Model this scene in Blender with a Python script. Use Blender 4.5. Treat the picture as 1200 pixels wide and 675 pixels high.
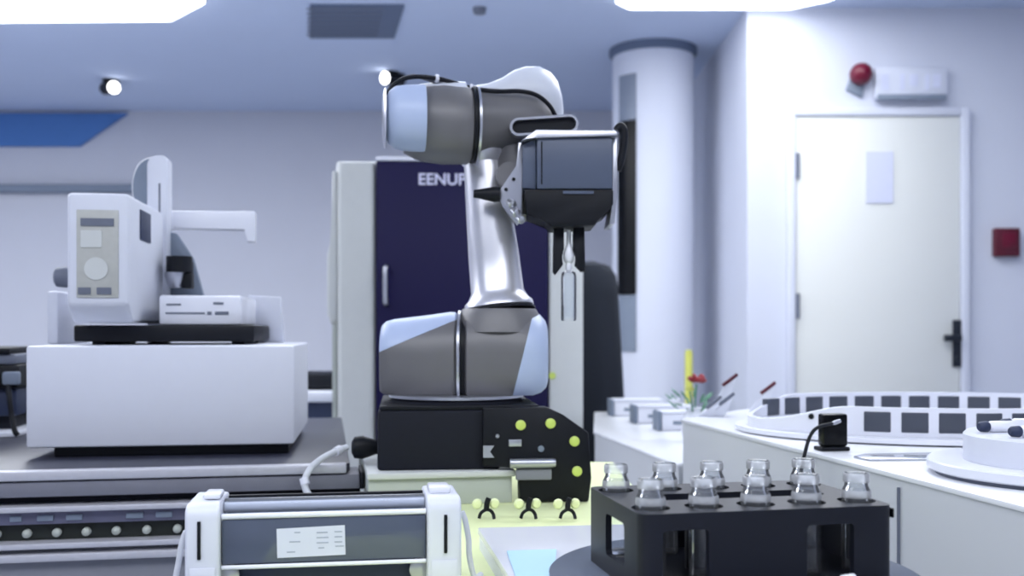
import bpy, bmesh, math, random
from math import sin, cos, pi, radians as R
from mathutils import Vector, Matrix
random.seed(4)
for o in list(bpy.data.objects):
    bpy.data.objects.remove(o)
SC = bpy.context.scene
COL = SC.collection

# ------------------------------------------------------------ camera, world, exposure
CAMZ, HOR, F = 1.15, 385.0, 1200.0
cam = bpy.data.cameras.new('camera'); camo = bpy.data.objects.new('camera', cam); COL.objects.link(camo)
camo.location = (0, 0, CAMZ); camo.rotation_euler = (R(90), 0, 0)
cam.sensor_width = 36; cam.lens = 36.0; cam.shift_y = (HOR - 337.5) / 1200.0
cam.clip_start = 0.02
cam.dof.use_dof = True; cam.dof.focus_distance = 1.4; cam.dof.aperture_fstop = 4.5
SC.camera = camo
w = bpy.data.worlds.new('world'); SC.world = w; w.use_nodes = True
w.node_tree.nodes['Background'].inputs[0].default_value = (0.55, 0.65, 0.9, 1)
w.node_tree.nodes['Background'].inputs[1].default_value = 0.25
vs = SC.view_settings
vs.view_transform = 'Standard'; vs.look = 'None'; vs.gamma = 1; vs.use_curve_mapping = False
vs.exposure = 0.0
SC.cycles.transparent_max_bounces = 32
PANEL_POWER = 5.05
PANEL_COLOR = (0.93, 0.96, 1.0)

# ------------------------------------------------------------ materials
def lin(h):
    v = [int(h[i:i + 2], 16) / 255 for i in (0, 2, 4)]
    return tuple(((c + .055) / 1.055) ** 2.4 if c > .04045 else c / 12.92 for c in v)

def mat(name, hexc, rough=.5, metal=0.0, var=.05, scale=30, trans=0.0, ior=1.45, emit=None, power=0, bump=0.0, coat=0.0, alpha=1.0, spec=.5):
    m = bpy.data.materials.new(name); m.use_nodes = True
    nt = m.node_tree; N = nt.nodes; b = N['Principled BSDF']
    c = lin(hexc)
    tc = N.new('ShaderNodeTexCoord'); nz = N.new('ShaderNodeTexNoise')
    nz.inputs['Scale'].default_value = scale; nz.inputs['Detail'].default_value = 3
    nt.links.new(tc.outputs['Object'], nz.inputs['Vector'])
    mx = N.new('ShaderNodeMix'); mx.data_type = 'RGBA'
    mx.inputs['A'].default_value = (*[x * (1 - var) for x in c], 1)
    mx.inputs['B'].default_value = (*[min(1, x * (1 + var)) for x in c], 1)
    nt.links.new(nz.outputs['Fac'], mx.inputs['Factor'])
    nt.links.new(mx.outputs['Result'], b.inputs['Base Color'])
    b.inputs['Roughness'].default_value = rough; b.inputs['Metallic'].default_value = metal
    b.inputs['Transmission Weight'].default_value = trans; b.inputs['IOR'].default_value = ior
    b.inputs['Coat Weight'].default_value = coat; b.inputs['Alpha'].default_value = alpha
    b.inputs['Specular IOR Level'].default_value = spec
    if emit:
        b.inputs['Emission Color'].default_value = (*emit, 1); b.inputs['Emission Strength'].default_value = power
    if bump:
        bp = N.new('ShaderNodeBump'); bp.inputs['Strength'].default_value = bump
        nt.links.new(nz.outputs['Fac'], bp.inputs['Height']); nt.links.new(bp.outputs['Normal'], b.inputs['Normal'])
    return m

def mat_clear(name, tint, ior=1.45, refl=.9, rough=.03, film=.1):
    """thin clear glass: transparent seen straight on, mirror-like at glancing angles"""
    m = bpy.data.materials.new(name); m.use_nodes = True
    nt = m.node_tree; N = nt.nodes; N.remove(N['Principled BSDF'])
    out = N['Material Output']
    t = N.new('ShaderNodeBsdfTransparent'); g = N.new('ShaderNodeBsdfGlossy'); fr = N.new('ShaderNodeFresnel'); mx = N.new('ShaderNodeMixShader')
    t.inputs[0].default_value = (*lin(tint), 1); g.inputs['Color'].default_value = (refl, refl, refl, 1); g.inputs['Roughness'].default_value = rough
    fr.inputs['IOR'].default_value = ior
    nt.links.new(fr.outputs[0], mx.inputs[0]); nt.links.new(t.outputs[0], mx.inputs[1]); nt.links.new(g.outputs[0], mx.inputs[2])
    df = N.new('ShaderNodeBsdfDiffuse'); df.inputs[0].default_value = (.9, .92, .96, 1)
    m2 = N.new('ShaderNodeMixShader'); m2.inputs[0].default_value = film
    nt.links.new(mx.outputs[0], m2.inputs[1]); nt.links.new(df.outputs[0], m2.inputs[2])
    nt.links.new(m2.outputs[0], out.inputs[0])
    return m

M = dict(
    wall=mat('wall_paint', 'CCCED8', .9, scale=6, var=.02),
    wall_white=mat('wall_white_paint', 'D2D6E4', .9, scale=6, var=.02),
    ceiling=mat('ceiling_paint', 'C4D0E8', .95, scale=4, var=.02),
    floor=mat('floor_vinyl', 'A4AAB8', .35, scale=8, var=.06),
    white=mat('white_powder_coat', 'D9DCE8', .38, var=.02),
    white_gloss=mat('white_gloss_plastic', 'E6E8F2', .22, var=.02),
    offwhite=mat('off_white_panel', 'CDD0CF', .5, var=.03),
    counter_white=mat('counter_white_laminate', 'E4E6EC', .25, var=.02),
    counter_grey=mat('counter_grey_side', 'CDD0D6', .55, var=.02, scale=5),
    door=mat('door_cream_paint', 'DCDEDC', .6, var=.015, scale=5),
    blue_trim=mat('blue_wall_panel', '4E7CBC', .7, var=.06),
    grey_trim=mat('grey_rail', '7C8798', .6),
    vent=mat('vent_grey', '5E6B84', .6),
    black=mat('black_plastic', '0D1018', .5, var=.1, spec=.3),
    black_matte=mat('black_matte', '1A1C26', .7, var=.12, scale=120, spec=.25),
    black_gloss=mat('black_glass', '05070C', .25, var=.1, spec=.2),
    navy=mat('navy_tinted_door', '17133F', .45, var=.12, scale=2, spec=.25),
    navy_dull=mat('navy_panel', '2A3450', .5),
    grey_mid=mat('grey_mid_plastic', '6A7080', .5),
    grey_screen=mat('grey_screen', '7E8798', .25),
    screen_beige=mat('control_panel_beige', 'B9BAB6', .5, var=.1, scale=60),
    granite=mat('dark_granite_top', '363846', .35, var=.3, scale=260),
    alu=mat('brushed_aluminium', 'C6C6CE', .45, .4, var=.06, scale=80),
    alu_dark=mat('dark_anodised', '7E7F8A', .5, .3, var=.08),
    alu_purple=mat('grey_purple_rail', '6A6A80', .45, .3, var=.15),
    bench_grey=mat('bench_grey_panel', '83858F', .6, var=.03),
    rail_dark=mat('rail_dark', '141A16', .5),
    robot_grey=mat('robot_grey', '706F72', .42, .15, var=.04),
    robot_blue=mat('robot_pale_cap', 'B4C2E0', .35, var=.02),
    robot_white=mat('robot_white_shell', 'D6DAE4', .3, var=.03),
    tube=mat('silver_tube', 'D3D3DB', .3, .55, var=.03),
    silver=mat('silver_metal', 'B9BBC4', .3, .8, var=.05),
    slate=mat('slate_gripper_housing', '525B70', .4, var=.05),
    lime=mat('lime_table_top', 'EAF3BC', .5, var=.02),
    lime_dot=mat('lime_bolt', 'C9DB6E', .4),
    platform=mat('pale_grey_block', 'B4BAB4', .5, var=.03),
    sheet=mat('pale_blue_sheet', 'B6DCF8', .4, var=.02),
    turntable=mat('turntable_slate', '4C566A', .45, var=.05),
    device_glass=mat('slate_cover', '4C5468', .15, var=.06, coat=.5),
    rack=mat('rack_black', '12151F', .45, var=.08, scale=90, spec=.4),
    paper=mat('paper_label', 'D3D7E6', .7, var=.02),
    ink=mat('faint_print', '9EA6B8', .7),
    lilac=mat('lilac_paper', 'D0D4EA', .8, var=.02),
    red=mat('red_dome', '660C2A', .3),
    red_dark=mat('call_point_red', '561528', .4),
    red_flower=mat('red_petals', '8A1626', .5),
    green=mat('green_leaves', '5C8A74', .6, var=.2),
    yellow=mat('yellow_paint', 'C8CA62', .5),
    cable_white=mat('white_hose', 'D4D7DE', .35),
    window_dark=mat('tray_dark_window', '474C58', .35, var=.05),
    fabric=mat('black_fabric', '151B26', .9, bump=.2, scale=300),
    handle_black=mat('handle_black', '1C222C', .35),
    letter=mat('white_lettering', 'DCDCF4', .5),
    glass=mat_clear('clear_glass', 'FDFEFF', 1.36, 1.0, .04, .03),
    glass_highlight=mat_clear('highlight_white_glass', 'FFFFFF', 1.5, 1.0, .06, .3),  # white mixed in as painted highlight for vial lip and shoulder
    glass_tube=mat_clear('clear_cover', 'DDE2EA', 1.4, .9),
    mirror=mat('mirror_plate', 'C8CCD4', .12, .8),
    lamp=mat('lamp_lens', 'FFFFFF', .4, emit=(1, 1, 1), power=6),
    panel=mat('light_diffuser', 'FFFFFF', .6, emit=PANEL_COLOR, power=PANEL_POWER),
)

# ------------------------------------------------------------ helpers
class Fr:
    """local frame of one thing: origin (x,y,z), turned by th about z. at(u,v,yl) gives the local x,z of a sight line in the plane y=yl."""
    def __init__(s, x, y, z=0.0, th=0.0):
        s.o = Vector((x, y, z)); s.th = th; s.inv = Matrix.Rotation(-th, 3, 'Z')
    def at(s, u, v, yl=0.0):
        c = s.inv @ (Vector((0, 0, CAMZ)) - s.o); d = s.inv @ Vector(((u - 600) / F, 1, (HOR - v) / F))
        t = (yl - c.y) / d.y; p = c + d * t
        return p.x, p.z
    def X(s, u, yl=0.0): return s.at(u, HOR, yl)[0]
    def Z(s, u, v, yl=0.0): return s.at(u, v, yl)[1]
    def P(s, u, v, yl=0.0):
        x, z = s.at(u, v, yl); return Vector((x, yl, z))

def tag(o, label=None, cat=None, group=None, kind=None):
    for k, v in (('label', label), ('category', cat), ('group', group), ('kind', kind)):
        if v: o[k] = v
    return o

def thing(name, fr, label, cat, group=None):
    o = bpy.data.objects.new(name, None); COL.objects.link(o)
    o.empty_display_size = .05
    o.location = fr.o; o.rotation_euler = (0, 0, fr.th)
    return tag(o, label, cat, group)

def build(name, bm, m, parent=None, smooth=40, fr=None, label=None):
    me = bpy.data.meshes.new(name)
    bmesh.ops.recalc_face_normals(bm, faces=bm.faces)
    bm.to_mesh(me); bm.free()
    me.materials.append(m)
    if smooth:
        for p in me.polygons: p.use_smooth = True
        me.set_sharp_from_angle(angle=R(smooth))
    o = bpy.data.objects.new(name, me); COL.objects.link(o)
    if parent is not None: o.parent = parent
    if fr is not None: o.location = fr.o; o.rotation_euler = (0, 0, fr.th)
    if label: o['label'] = label
    return o

def NB(): return bmesh.new()

def merge(bm, b2):
    me = bpy.data.meshes.new('tmp'); b2.to_mesh(me); b2.free(); bm.from_mesh(me); bpy.data.meshes.remove(me)

def box(bm, x0, x1, y0, y1, z0, z1, bev=0.0, seg=2, only=None, mtx=None):
    b = NB(); bmesh.ops.create_cube(b, size=1)
    for v in b.verts:
        v.co = Vector(((x0 + x1) / 2 + v.co.x * (x1 - x0), (y0 + y1) / 2 + v.co.y * (y1 - y0), (z0 + z1) / 2 + v.co.z * (z1 - z0)))
    if bev:
        es = list(b.edges)
        if only is not None:
            es = [e for e in es if abs((e.verts[0].co - e.verts[1].co).normalized()['xyz'.index(only)]) > .9]
        bmesh.ops.bevel(b, geom=es, offset=bev, segments=seg, affect='EDGES', profile=.5, clamp_overlap=True)
    if mtx is not None: bmesh.ops.transform(b, matrix=mtx, verts=b.verts)
    merge(bm, b); return bm

def B(*a, **k): return box(NB(), *a, **k)

def prism(bm, pts, a0, a1, axis='z', bev=0.0, seg=2):
    """polygon pts in the plane normal to axis, extruded from a0 to a1 (y: pts are x,z)"""
    b = NB()
    def mk(p, a): return {'z': (p[0], p[1], a), 'y': (p[0], a, p[1]), 'x': (a, p[0], p[1])}[axis]
    lo = [b.verts.new(mk(p, a0)) for p in pts]; hi = [b.verts.new(mk(p, a1)) for p in pts]
    b.faces.new(lo); b.faces.new(hi)
    n = len(pts)
    for i in range(n): b.faces.new((lo[i], lo[(i + 1) % n], hi[(i + 1) % n], hi[i]))
    if bev: bmesh.ops.bevel(b, geom=list(b.edges), offset=bev, segments=seg, affect='EDGES', profile=.5, clamp_overlap=True)
    merge(bm, b); return bm

def lathe(bm, prof, o=(0, 0, 0), ax=(0, 0, 1), seg=40, cap=True, sx=1.0):
    o = Vector(o); ax = Vector(ax).normalized()
    h = Vector((0, 1, 0)) if abs(ax.y) < .9 else Vector((1, 0, 0))
    e1 = ax.cross(h).normalized(); e2 = ax.cross(e1)
    rings = []
    for t, r in prof:
        rings.append([bm.verts.new(o + ax * t + (e1 * cos(2 * pi * k / seg) * sx + e2 * sin(2 * pi * k / seg)) * max(r, 1e-5)) for k in range(seg)])
    for a, b in zip(rings, rings[1:]):
        for k in range(seg): bm.faces.new((a[k], a[(k + 1) % seg], b[(k + 1) % seg], b[k]))
    if cap:
        bm.faces.new(rings[0]); bm.faces.new(rings[-1])
    return bm

def L(prof, *a, **k): return lathe(NB(), prof, *a, **k)

def smooth_path(pts, n=8):
    pts = [Vector(p) for p in pts]; out = []
    for i in range(len(pts) - 1):
        p0 = pts[max(i - 1, 0)]; p1 = pts[i]; p2 = pts[i + 1]; p3 = pts[min(i + 2, len(pts) - 1)]
        for k in range(n):
            t = k / n
            out.append(.5 * ((2 * p1) + (p2 - p0) * t + (2 * p0 - 5 * p1 + 4 * p2 - p3) * t * t + (3 * p1 - p0 - 3 * p2 + p3) * t ** 3))
    out.append(pts[-1]); return out

def tube(bm, pts, r, seg=12, n=8, closed=False):
    ps = smooth_path(pts, n) if n > 1 else [Vector(p) for p in pts]
    rings = []; ref = Vector((0, 1, 0.13)).normalized(); N = len(ps)
    for i, p in enumerate(ps):
        t = (ps[min(i + 1, N - 1)] - ps[max(i - 1, 0)]).normalized()
        if closed: t = (ps[(i + 1) % N] - ps[(i - 1) % N]).normalized()
        a = t.cross(ref)
        if a.length < 1e-3: a = t.cross(Vector((1, 0, 0)))
        a.normalize(); b = t.cross(a)
        rings.append([bm.verts.new(p + (a * cos(2 * pi * k / seg) + b * sin(2 * pi * k / seg)) * r) for k in range(seg)])
    for i in range(N if closed else N - 1):
        a, b = rings[i], rings[(i + 1) % N]
        for k in range(seg): bm.faces.new((a[k], a[(k + 1) % seg], b[(k + 1) % seg], b[k]))
    if not closed: bm.faces.new(rings[0]); bm.faces.new(rings[-1])
    return bm

def loft(bm, secs, seg=36):
    """secs: list of (centre, ry-vector, rz-vector): superellipse cross-sections"""
    rings = []
    for c, a, b in secs:
        c, a, b = Vector(c), Vector(a), Vector(b)
        rings.append([bm.verts.new(c + a * cos(2 * pi * k / seg) + b * sin(2 * pi * k / seg)) for k in range(seg)])
    for p, q in zip(rings, rings[1:]):
        for k in range(seg): bm.faces.new((p[k], p[(k + 1) % seg], q[(k + 1) % seg], q[k]))
    bm.faces.new(rings[0]); bm.faces.new(rings[-1]); return bm

def cut_plane(bm, co, no):
    """keep the side the normal points away from, closing the cut"""
    g = list(bm.verts) + list(bm.edges) + list(bm.faces)
    r = bmesh.ops.bisect_plane(bm, geom=g, plane_co=co, plane_no=no, clear_outer=True)
    es = [e for e in r['geom_cut'] if isinstance(e, bmesh.types.BMEdge)]
    if es: bmesh.ops.holes_fill(bm, edges=[e for e in bm.edges if e.is_boundary], sides=0)
    return bm

def cut(obj, cutters):
    """boolean-subtract each closed bmesh from the object"""
    for b in cutters:
        me = bpy.data.meshes.new('c'); bmesh.ops.recalc_face_normals(b, faces=b.faces); b.to_mesh(me); b.free()
        c = bpy.data.objects.new('c', me); COL.objects.link(c)
        c.parent = obj.parent; c.location = obj.location; c.rotation_euler = obj.rotation_euler
        md = obj.modifiers.new('b', 'BOOLEAN'); md.operation = 'DIFFERENCE'; md.solver = 'EXACT'; md.object = c
        bpy.context.view_layer.update()
        dg = bpy.context.evaluated_depsgraph_get()
        new = bpy.data.meshes.new_from_object(obj.evaluated_get(dg))
        obj.modifiers.clear(); old = obj.data; nm = old.name; obj.data = new
        bpy.data.meshes.remove(old); new.name = nm
        bpy.data.objects.remove(c); bpy.data.meshes.remove(me)
    for p in obj.data.polygons: p.use_smooth = True
    obj.data.set_sharp_from_angle(angle=R(35))

def dup(o, loc, th=None, label=None, group=None):
    r = o.copy(); COL.objects.link(r); r.location = loc
    if th is not None: r.rotation_euler = (0, 0, th)
    if label: r['label'] = label
    if group: r['group'] = group
    for ch in list(o.children):
        c = ch.copy(); COL.objects.link(c); c.parent = r
        for g in ch.children:
            d = g.copy(); COL.objects.link(d); d.parent = c
    return r

def letters(name, txt, size, m, parent, loc, rot, extrude=.001):
    cu = bpy.data.curves.new(name, 'FONT'); cu.body = txt; cu.size = size; cu.extrude = extrude; cu.offset = size * .018
    t = bpy.data.objects.new('t', cu); COL.objects.link(t)
    bpy.context.view_layer.update()
    me = bpy.data.meshes.new_from_object(t.evaluated_get(bpy.context.evaluated_depsgraph_get()))
    bpy.data.objects.remove(t); bpy.data.curves.remove(cu)
    me.name = name; me.materials.clear(); me.materials.append(m)
    o = bpy.data.objects.new(name, me); COL.objects.link(o); o.parent = parent; o.location = loc; o.rotation_euler = rot
    return o

def W(u, v, d): return Vector(((u - 600) / F * d, d, CAMZ - (v - HOR) / F * d))

TH = R(10.3)      # the benches stand turned by about ten degrees to the walls

# ------------------------------------------------------------ the room
ZC = 2.84
def structure(name, bm, m, **k): return tag(build(name, bm, m, **k), kind='structure')
structure('floor', B(-6.2, 4.7, -2.7, 8.2, -.1, 0), M['floor'])
structure('ceiling', B(-6.2, 4.7, -2.7, 8.2, ZC, ZC + .1), M['ceiling'])
structure('wall_back', B(-6.1, 1.24, 7.95, 8.1, 0, ZC), M['wall'])
structure('wall_left', B(-6.2, -6.0, -2.6, 7.95, 0, ZC), M['wall'])
structure('wall_right', B(4.5, 4.7, -2.6, 5.4, 0, ZC), M['wall_white'])
structure('wall_rear', B(-6.0, 4.5, -2.7, -2.5, 0, ZC), M['wall'])
structure('wall_door', B(1.24, 4.7, 5.4, 8.1, 0, ZC), M['wall_white'])
structure('trim_1', prism(NB(), [(-6.0, 2.56), (-3.35, 2.56), (-2.98, 2.815), (-6.0, 2.815)], 7.91, 7.95, 'y'), M['blue_trim'])
structure('trim_2', B(-6.0, -2.85, 7.86, 7.95, 2.20, 2.26, bev=.01), M['grey_trim'])
structure('baseboard_back', B(-6.0, 1.24, 7.93, 7.95, 0, .1), M['grey_trim'])

# column with its display strip
colc = Vector((.856, 6.22, 0)); colr = .245
structure('column', L([(0, colr), (ZC, colr)], colc, seg=64), M['wall_white'])
structure('trim_3', L([(ZC - .05, colr + .004), (ZC - .03, colr + .02), (ZC, colr + .02)], colc, seg=64), M['vent'])
def arc_panel(a0, a1, z0, z1, off, th_):
    b = NB(); n = 10; v = []
    for i in range(n + 1):
        a = R(a0 + (a1 - a0) * i / n); dx, dy = sin(a), -cos(a)
        v.append([b.verts.new((dx * r, dy * r, z)) for r, z in ((colr + off, z0), (colr + off + th_, z0), (colr + off + th_, z1), (colr + off, z1))])
    for p, q in zip(v, v[1:]):
        for k in range(4): b.faces.new((p[k], p[(k + 1) % 4], q[(k + 1) % 4], q[k]))
    b.faces.new(v[0]); b.faces.new(v[-1]); return b
fc = Fr(colc.x, colc.y, 0)
ds = thing('display_strip', fc, 'tall narrow black and grey display strip on the white round column', 'display')
def cz(v): return CAMZ - (v - HOR) / F * 6.0
build('display_glass', arc_panel(-62, -31, cz(345), cz(140), .0005, .012), M['black_gloss'], ds)
build('upper_panel', arc_panel(-60, -31, cz(139), cz(85), .0005, .008), M['grey_screen'], ds, label='grey upper panel')
build('lower_panel', arc_panel(-60, -31, cz(412), cz(346), .0005, .008), M['grey_trim'], ds, label='grey lower panel')

# door with its frame
def dz(v): return CAMZ - (v - HOR) / F * 5.4
def dx(u): return (u - 600) / F * 5.4
dfr = Fr(0, 5.4, 0)
door = structure('door_1', B(dx(931), dx(1122), 5.372, 5.399, .005, dz(138), bev=.003), M['door'])
b = NB()
box(b, dx(921), dx(930), 5.36, 5.399, 0, dz(128), bev=.004); box(b, dx(1123), dx(1133), 5.36, 5.399, 0, dz(128), bev=.004)
box(b, dx(930), dx(1123), 5.36, 5.399, dz(137), dz(128), bev=.004)
structure('trim_4', b, M['wall_white'])
b = B(dx(1113), dx(1124), 5.362, 5.372, dz(430), dz(375), bev=.004)
box(b, dx(1100), dx(1121), 5.325, 5.345, dz(400), dz(392), bev=.006)
lathe(b, [(0, .012), (.04, .012)], (dx(1118.5), 5.33, dz(396)), (0, 1, 0), seg=16)
h = build('door_handle', b, M['handle_black'], door); h['label'] = 'black lever door handle'
lathe_b = L([(0, .014), (.012, .014)], (dx(1118.5), 5.352, dz(420)), (0, 1, 0), seg=16)
build('lock_cylinder', lathe_b, M['handle_black'], door)
for v0 in (195, 358):
    build('hinge', L([(0, .011), (.13, .011)], (dx(932.5), 5.364, dz(v0 + 15)), seg=12), M['grey_mid'], door)
f = Fr(dx(1028), 5.37, dz(210))
o = B(-.072, .072, -.004, .001, -.13, .14); n_ = build('door_notice', o, M['lilac'], None, fr=f)
tag(n_, 'pale lilac paper notice stuck on the cream door', 'notice')

# things on the door wall
f = Fr(dx(1006), 5.4, dz(89))
al = thing('alarm_bell', f, 'round dark red alarm bell above the left end of the door', 'alarm')
build('dome', L([(0, .055), (.02, .058), (.05, .052), (.075, .03), (.082, .0)], (0, -.02, 0), (0, -1, 0), seg=32), M['red'], al)
build('bracket', prism(NB(), [(-.07, -.075), (.015, -.12), (.03, -.03), (.02, .03), (-.03, .03)], -.02, -.0005, 'y', bev=.004), M['grey_trim'], al, label='grey mounting bracket')
f = Fr(dx(1062), 5.4, dz(101))
es = thing('exit_sign', f, 'pale unlit wall sign box over the door beside the red bell', 'sign')
build('housing', B(-.178, .2, -.05, -.0005, -.075, .09, bev=.01), M['wall_white'], es)
build('lower_rail', B(-.172, .19, -.062, -.0505, -.085, -.055, bev=.004), M['grey_trim'], es, label='grey lower edge')
for k, (x0, x1, z0, z1) in enumerate(((-.15, -.11, -.03, .05), (-.05, -.03, -.03, .05), (.0, .04, -.01, .05), (.08, .1, -.03, .05), (.12, .16, -.02, .05))):
    build('faded_letter', B(x0, x1, -.0525, -.0502 - k * .0001, z0, z1), M['lilac'], es)
f = Fr(dx(1176.5), 5.4, dz(284))
cp = thing('call_point', f, 'small dark red fire call point on white wall right of the door', 'alarm')
build('housing', B(-.066, .066, -.045, -.0005, -.077, .072, bev=.008), M['red_dark'], cp)
build('push_plate', B(-.03, .045, -.05, -.0455, -.03, .045, bev=.002), M['red'], cp, label='lighter red square plate')

# ceiling fixtures
def clight(name, pts, label):
    xs = [p[0] for p in pts]; ys = [p[1] for p in pts]
    cx, cy = sum(xs) / len(xs), sum(ys) / len(ys)
    fr = Fr(cx, cy, ZC); t = thing(name, fr, label, 'ceiling light', 'luminous ceiling panels')
    loc = [(x - cx, y - cy) for x, y in pts]
    build('diffuser', prism(NB(), loc, -.03, -.012), M['panel'], t, smooth=0)
    big = [(x * 1.008, y * 1.008) for x, y in loc]
    build('frame', prism(NB(), big, -.0115, -.0005), M['alu'], t, smooth=0)
clight('ceiling_light', [(-5.4, 5.63), (-1.84, 5.53), (-1.57, 5.23), (-1.4, 2.4), (-5.4, 2.4)], 'big glowing ceiling panel with a cut corner, above the left benches')
clight('ceiling_light', [(.53, 5.22), (.61, 5.33), (1.44, 5.33), (1.6, 5.2), (1.95, 4.5), (1.95, 3.0), (1.6, 2.4), (.45, 2.4)], 'glowing ceiling panel in front of the door wall, at upper right')  # its unseen right side is widened to spread light along the door wall
clight('ceiling_light', [(-2.7, .45), (-2.7, -.8), (2.3, -.8), (2.3, .45)], 'added unseen fill light panel on the ceiling behind the viewer')  # added out of view to brighten the foreground
clight('ceiling_light', [(-1.1, 5.05), (.15, 5.05), (.15, 3.7), (-1.1, 3.7)], 'added out-of-view glowing ceiling panel between the two large ones, above the blue door machine')  # added out of view to light the back wall and robot
f = Fr(-.89, 5.6, ZC)
vt = thing('ceiling_vent', f, 'blue-grey rectangular air vent in the ceiling', 'vent')
pts = [((x - f.o.x), (y - f.o.y)) for x, y in ((-1.17, 5.92), (-.68, 5.92), (-.56, 5.33), (-1.05, 5.33))]
build('frame', prism(NB(), pts, -.015, -.0005), M['vent'], vt, smooth=0)
for k in range(7):
    y = -.24 + k * .08; s = .28 * 0; x = -.03 - y * .2
    build('slat', B(-.2 + x - .0, .2 + x, y - .008, y + .008, -.02, -.0155), M['grey_mid'], vt)
f = Fr(*W(562, 20, 5.4)[:2], ZC)
sd = thing('smoke_detector', f, 'small grey smoke detector on the ceiling right of the vent', 'smoke detector')
build('body', L([(-.03, .03), (-.03, .0)][::-1] + [(-.02, .034), (-.0005, .036)], seg=24), M['grey_mid'], sd)
def spot(u, v, d, yaw, label):
    p = W(u, v, d); fr = Fr(p.x, p.y, ZC, 0)
    t = thing('spotlight', fr, label, 'spotlight', 'black ceiling spotlights')
    zc = p.z - ZC
    build('ceiling_mount', L([(-.018, .05), (-.0005, .055)], seg=24), M['black'], t)
    build('stem', L([(zc + .02, .012), (-.0185, .012)], seg=12), M['black'], t)
    ax = Vector((sin(yaw), -cos(yaw), -.12)).normalized()
    c = Vector((0, 0, zc)) - ax * .05
    build('lamp_head', L([(-.06, .02), (-.05, .042), (.05, .046), (.1, .048)], c, ax, seg=28), M['black'], t)
    build('lens', L([(.1005, .04), (.106, .04)], c, ax, seg=28), M['lamp'], t, label='bright white lens')
spot(130, 103, 6.96, R(42), 'black ceiling spotlight at far left, lens facing right')
spot(458, 92, 6.75, R(-40), 'black ceiling spotlight just behind the top of the robot arm')

# ------------------------------------------------------------ navy and white machine behind the robot
f = Fr(*W(388, 400, 3.5)[:2], 0, R(2))
mc = thing('industrial_machine', f, 'tall white machine cabinet with a navy blue door behind the robot', 'machine')
xl, xr = 0, f.X(683); xa, xb = f.X(441), f.X(642)
zt = f.Z(500, 186)
b = B(.012, xr, .03, .75, .05, zt - .005, bev=.012)
build('body', b, M['offwhite'], mc)
b = B(.02, xa - .004, -.012, .029, .06, f.Z(415, 191), bev=.02, only='z', seg=3)
build('front_column', b, M['offwhite'], mc)
b = prism(NB(), [(.004, f.Z(388, 200)), (.019, f.Z(388, 200)), (.019, f.Z(388, 385)), (.0, f.Z(388, 380)), (-.014, f.Z(388, 368)), (-.014, f.Z(388, 300)), (.0, f.Z(388, 285))][::1], .0, .2, 'y', bev=.004)
build('side_bulge', b, M['offwhite'], mc)
build('edge_strip', B(.004, .018, .0, .029, .06, f.Z(395, 375)), M['platform'], mc)
build('door', B(xa, xb, -.015, .029, f.Z(540, 560), f.Z(500, 190), bev=.006), M['navy'], mc, label='navy blue tinted door')
build('right_column', B(xb + .003, xr, -.012, .029, .06, f.Z(660, 190), bev=.01), M['offwhite'], mc)
build('top_rim', B(xa, xb, -.018, .03, f.Z(500, 189.4), f.Z(500, 184.5), bev=.003), M['white_gloss'], mc)
dh = mc
b = NB(); hz0, hz1 = f.Z(453, 360), f.Z(453, 310); hx = f.X(453)
tube(b, [(hx, -.016, hz0 + .01), (hx, -.04, hz0 + .012), (hx, -.05, hz0 + .03), (hx, -.05, hz1 - .03), (hx, -.04, hz1 - .012), (hx, -.016, hz1 - .01)], .008)
build('door_handle', b, M['silver'], mc, label='slim silver door handle')
letters('brand_lettering', 'EENUP', .055, M['letter'], mc, (f.X(490), -.0165, f.Z(490, 217)), (R(90), 0, 0))
build('status_mark', L([(0, .012), (.004, .012)], (f.X(640) + .02, -.0125, f.Z(640, 440)), (0, -1, 0), seg=16), M['lime_dot'], mc, label='small yellow-green dot')
b = NB()
for x in (.06, xr - .06):
    for y in (.08, .68): lathe(b, [(0, .03), (.05, .03)], (x, y, 0), seg=16)
build('feet', b, M['black'], mc)

# black covered unit between machine and column
f = Fr(.315, 4.45, 0, R(4))
cv = NB(); secs = []
for z, rx, ry in ((0.0, .2, .16), (.5, .19, .155), (.85, .175, .15), (1.1, .16, .14), (1.3, .148, .13), (1.38, .138, .12), (1.42, .11, .1), (1.44, .05, .05)):
    secs.append(((0, 0, z), (rx, 0, 0), (0, ry, 0)))
loft(cv, secs, 48)
for v in cv.verts:
    a = math.atan2(v.co.y, v.co.x); k = 1 + .035 * sin(a * 9) * max(0, 1 - v.co.z / 1.5)
    v.co.x *= k; v.co.y *= k
uc = thing('covered_stand', f, 'tall black cloth covered stand between the machine and the white column', 'covered stand')
build('cloth_cover', cv, M['fabric'], uc)
f = Fr(*W(807, 400, 5.7)[:2], 0)
yp = thing('yellow_post', f, 'slim yellow post beside the foot of the white column', 'post')
build('post', L([(.012, .022), (CAMZ - (410 - HOR) / F * 5.7 - .02, .022), (CAMZ - (410 - HOR) / F * 5.7, .016)], seg=20), M['yellow'], yp)
build('base', L([(0, .1), (.01, .1), (.0118, .09)], seg=28), M['black'], yp)

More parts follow.
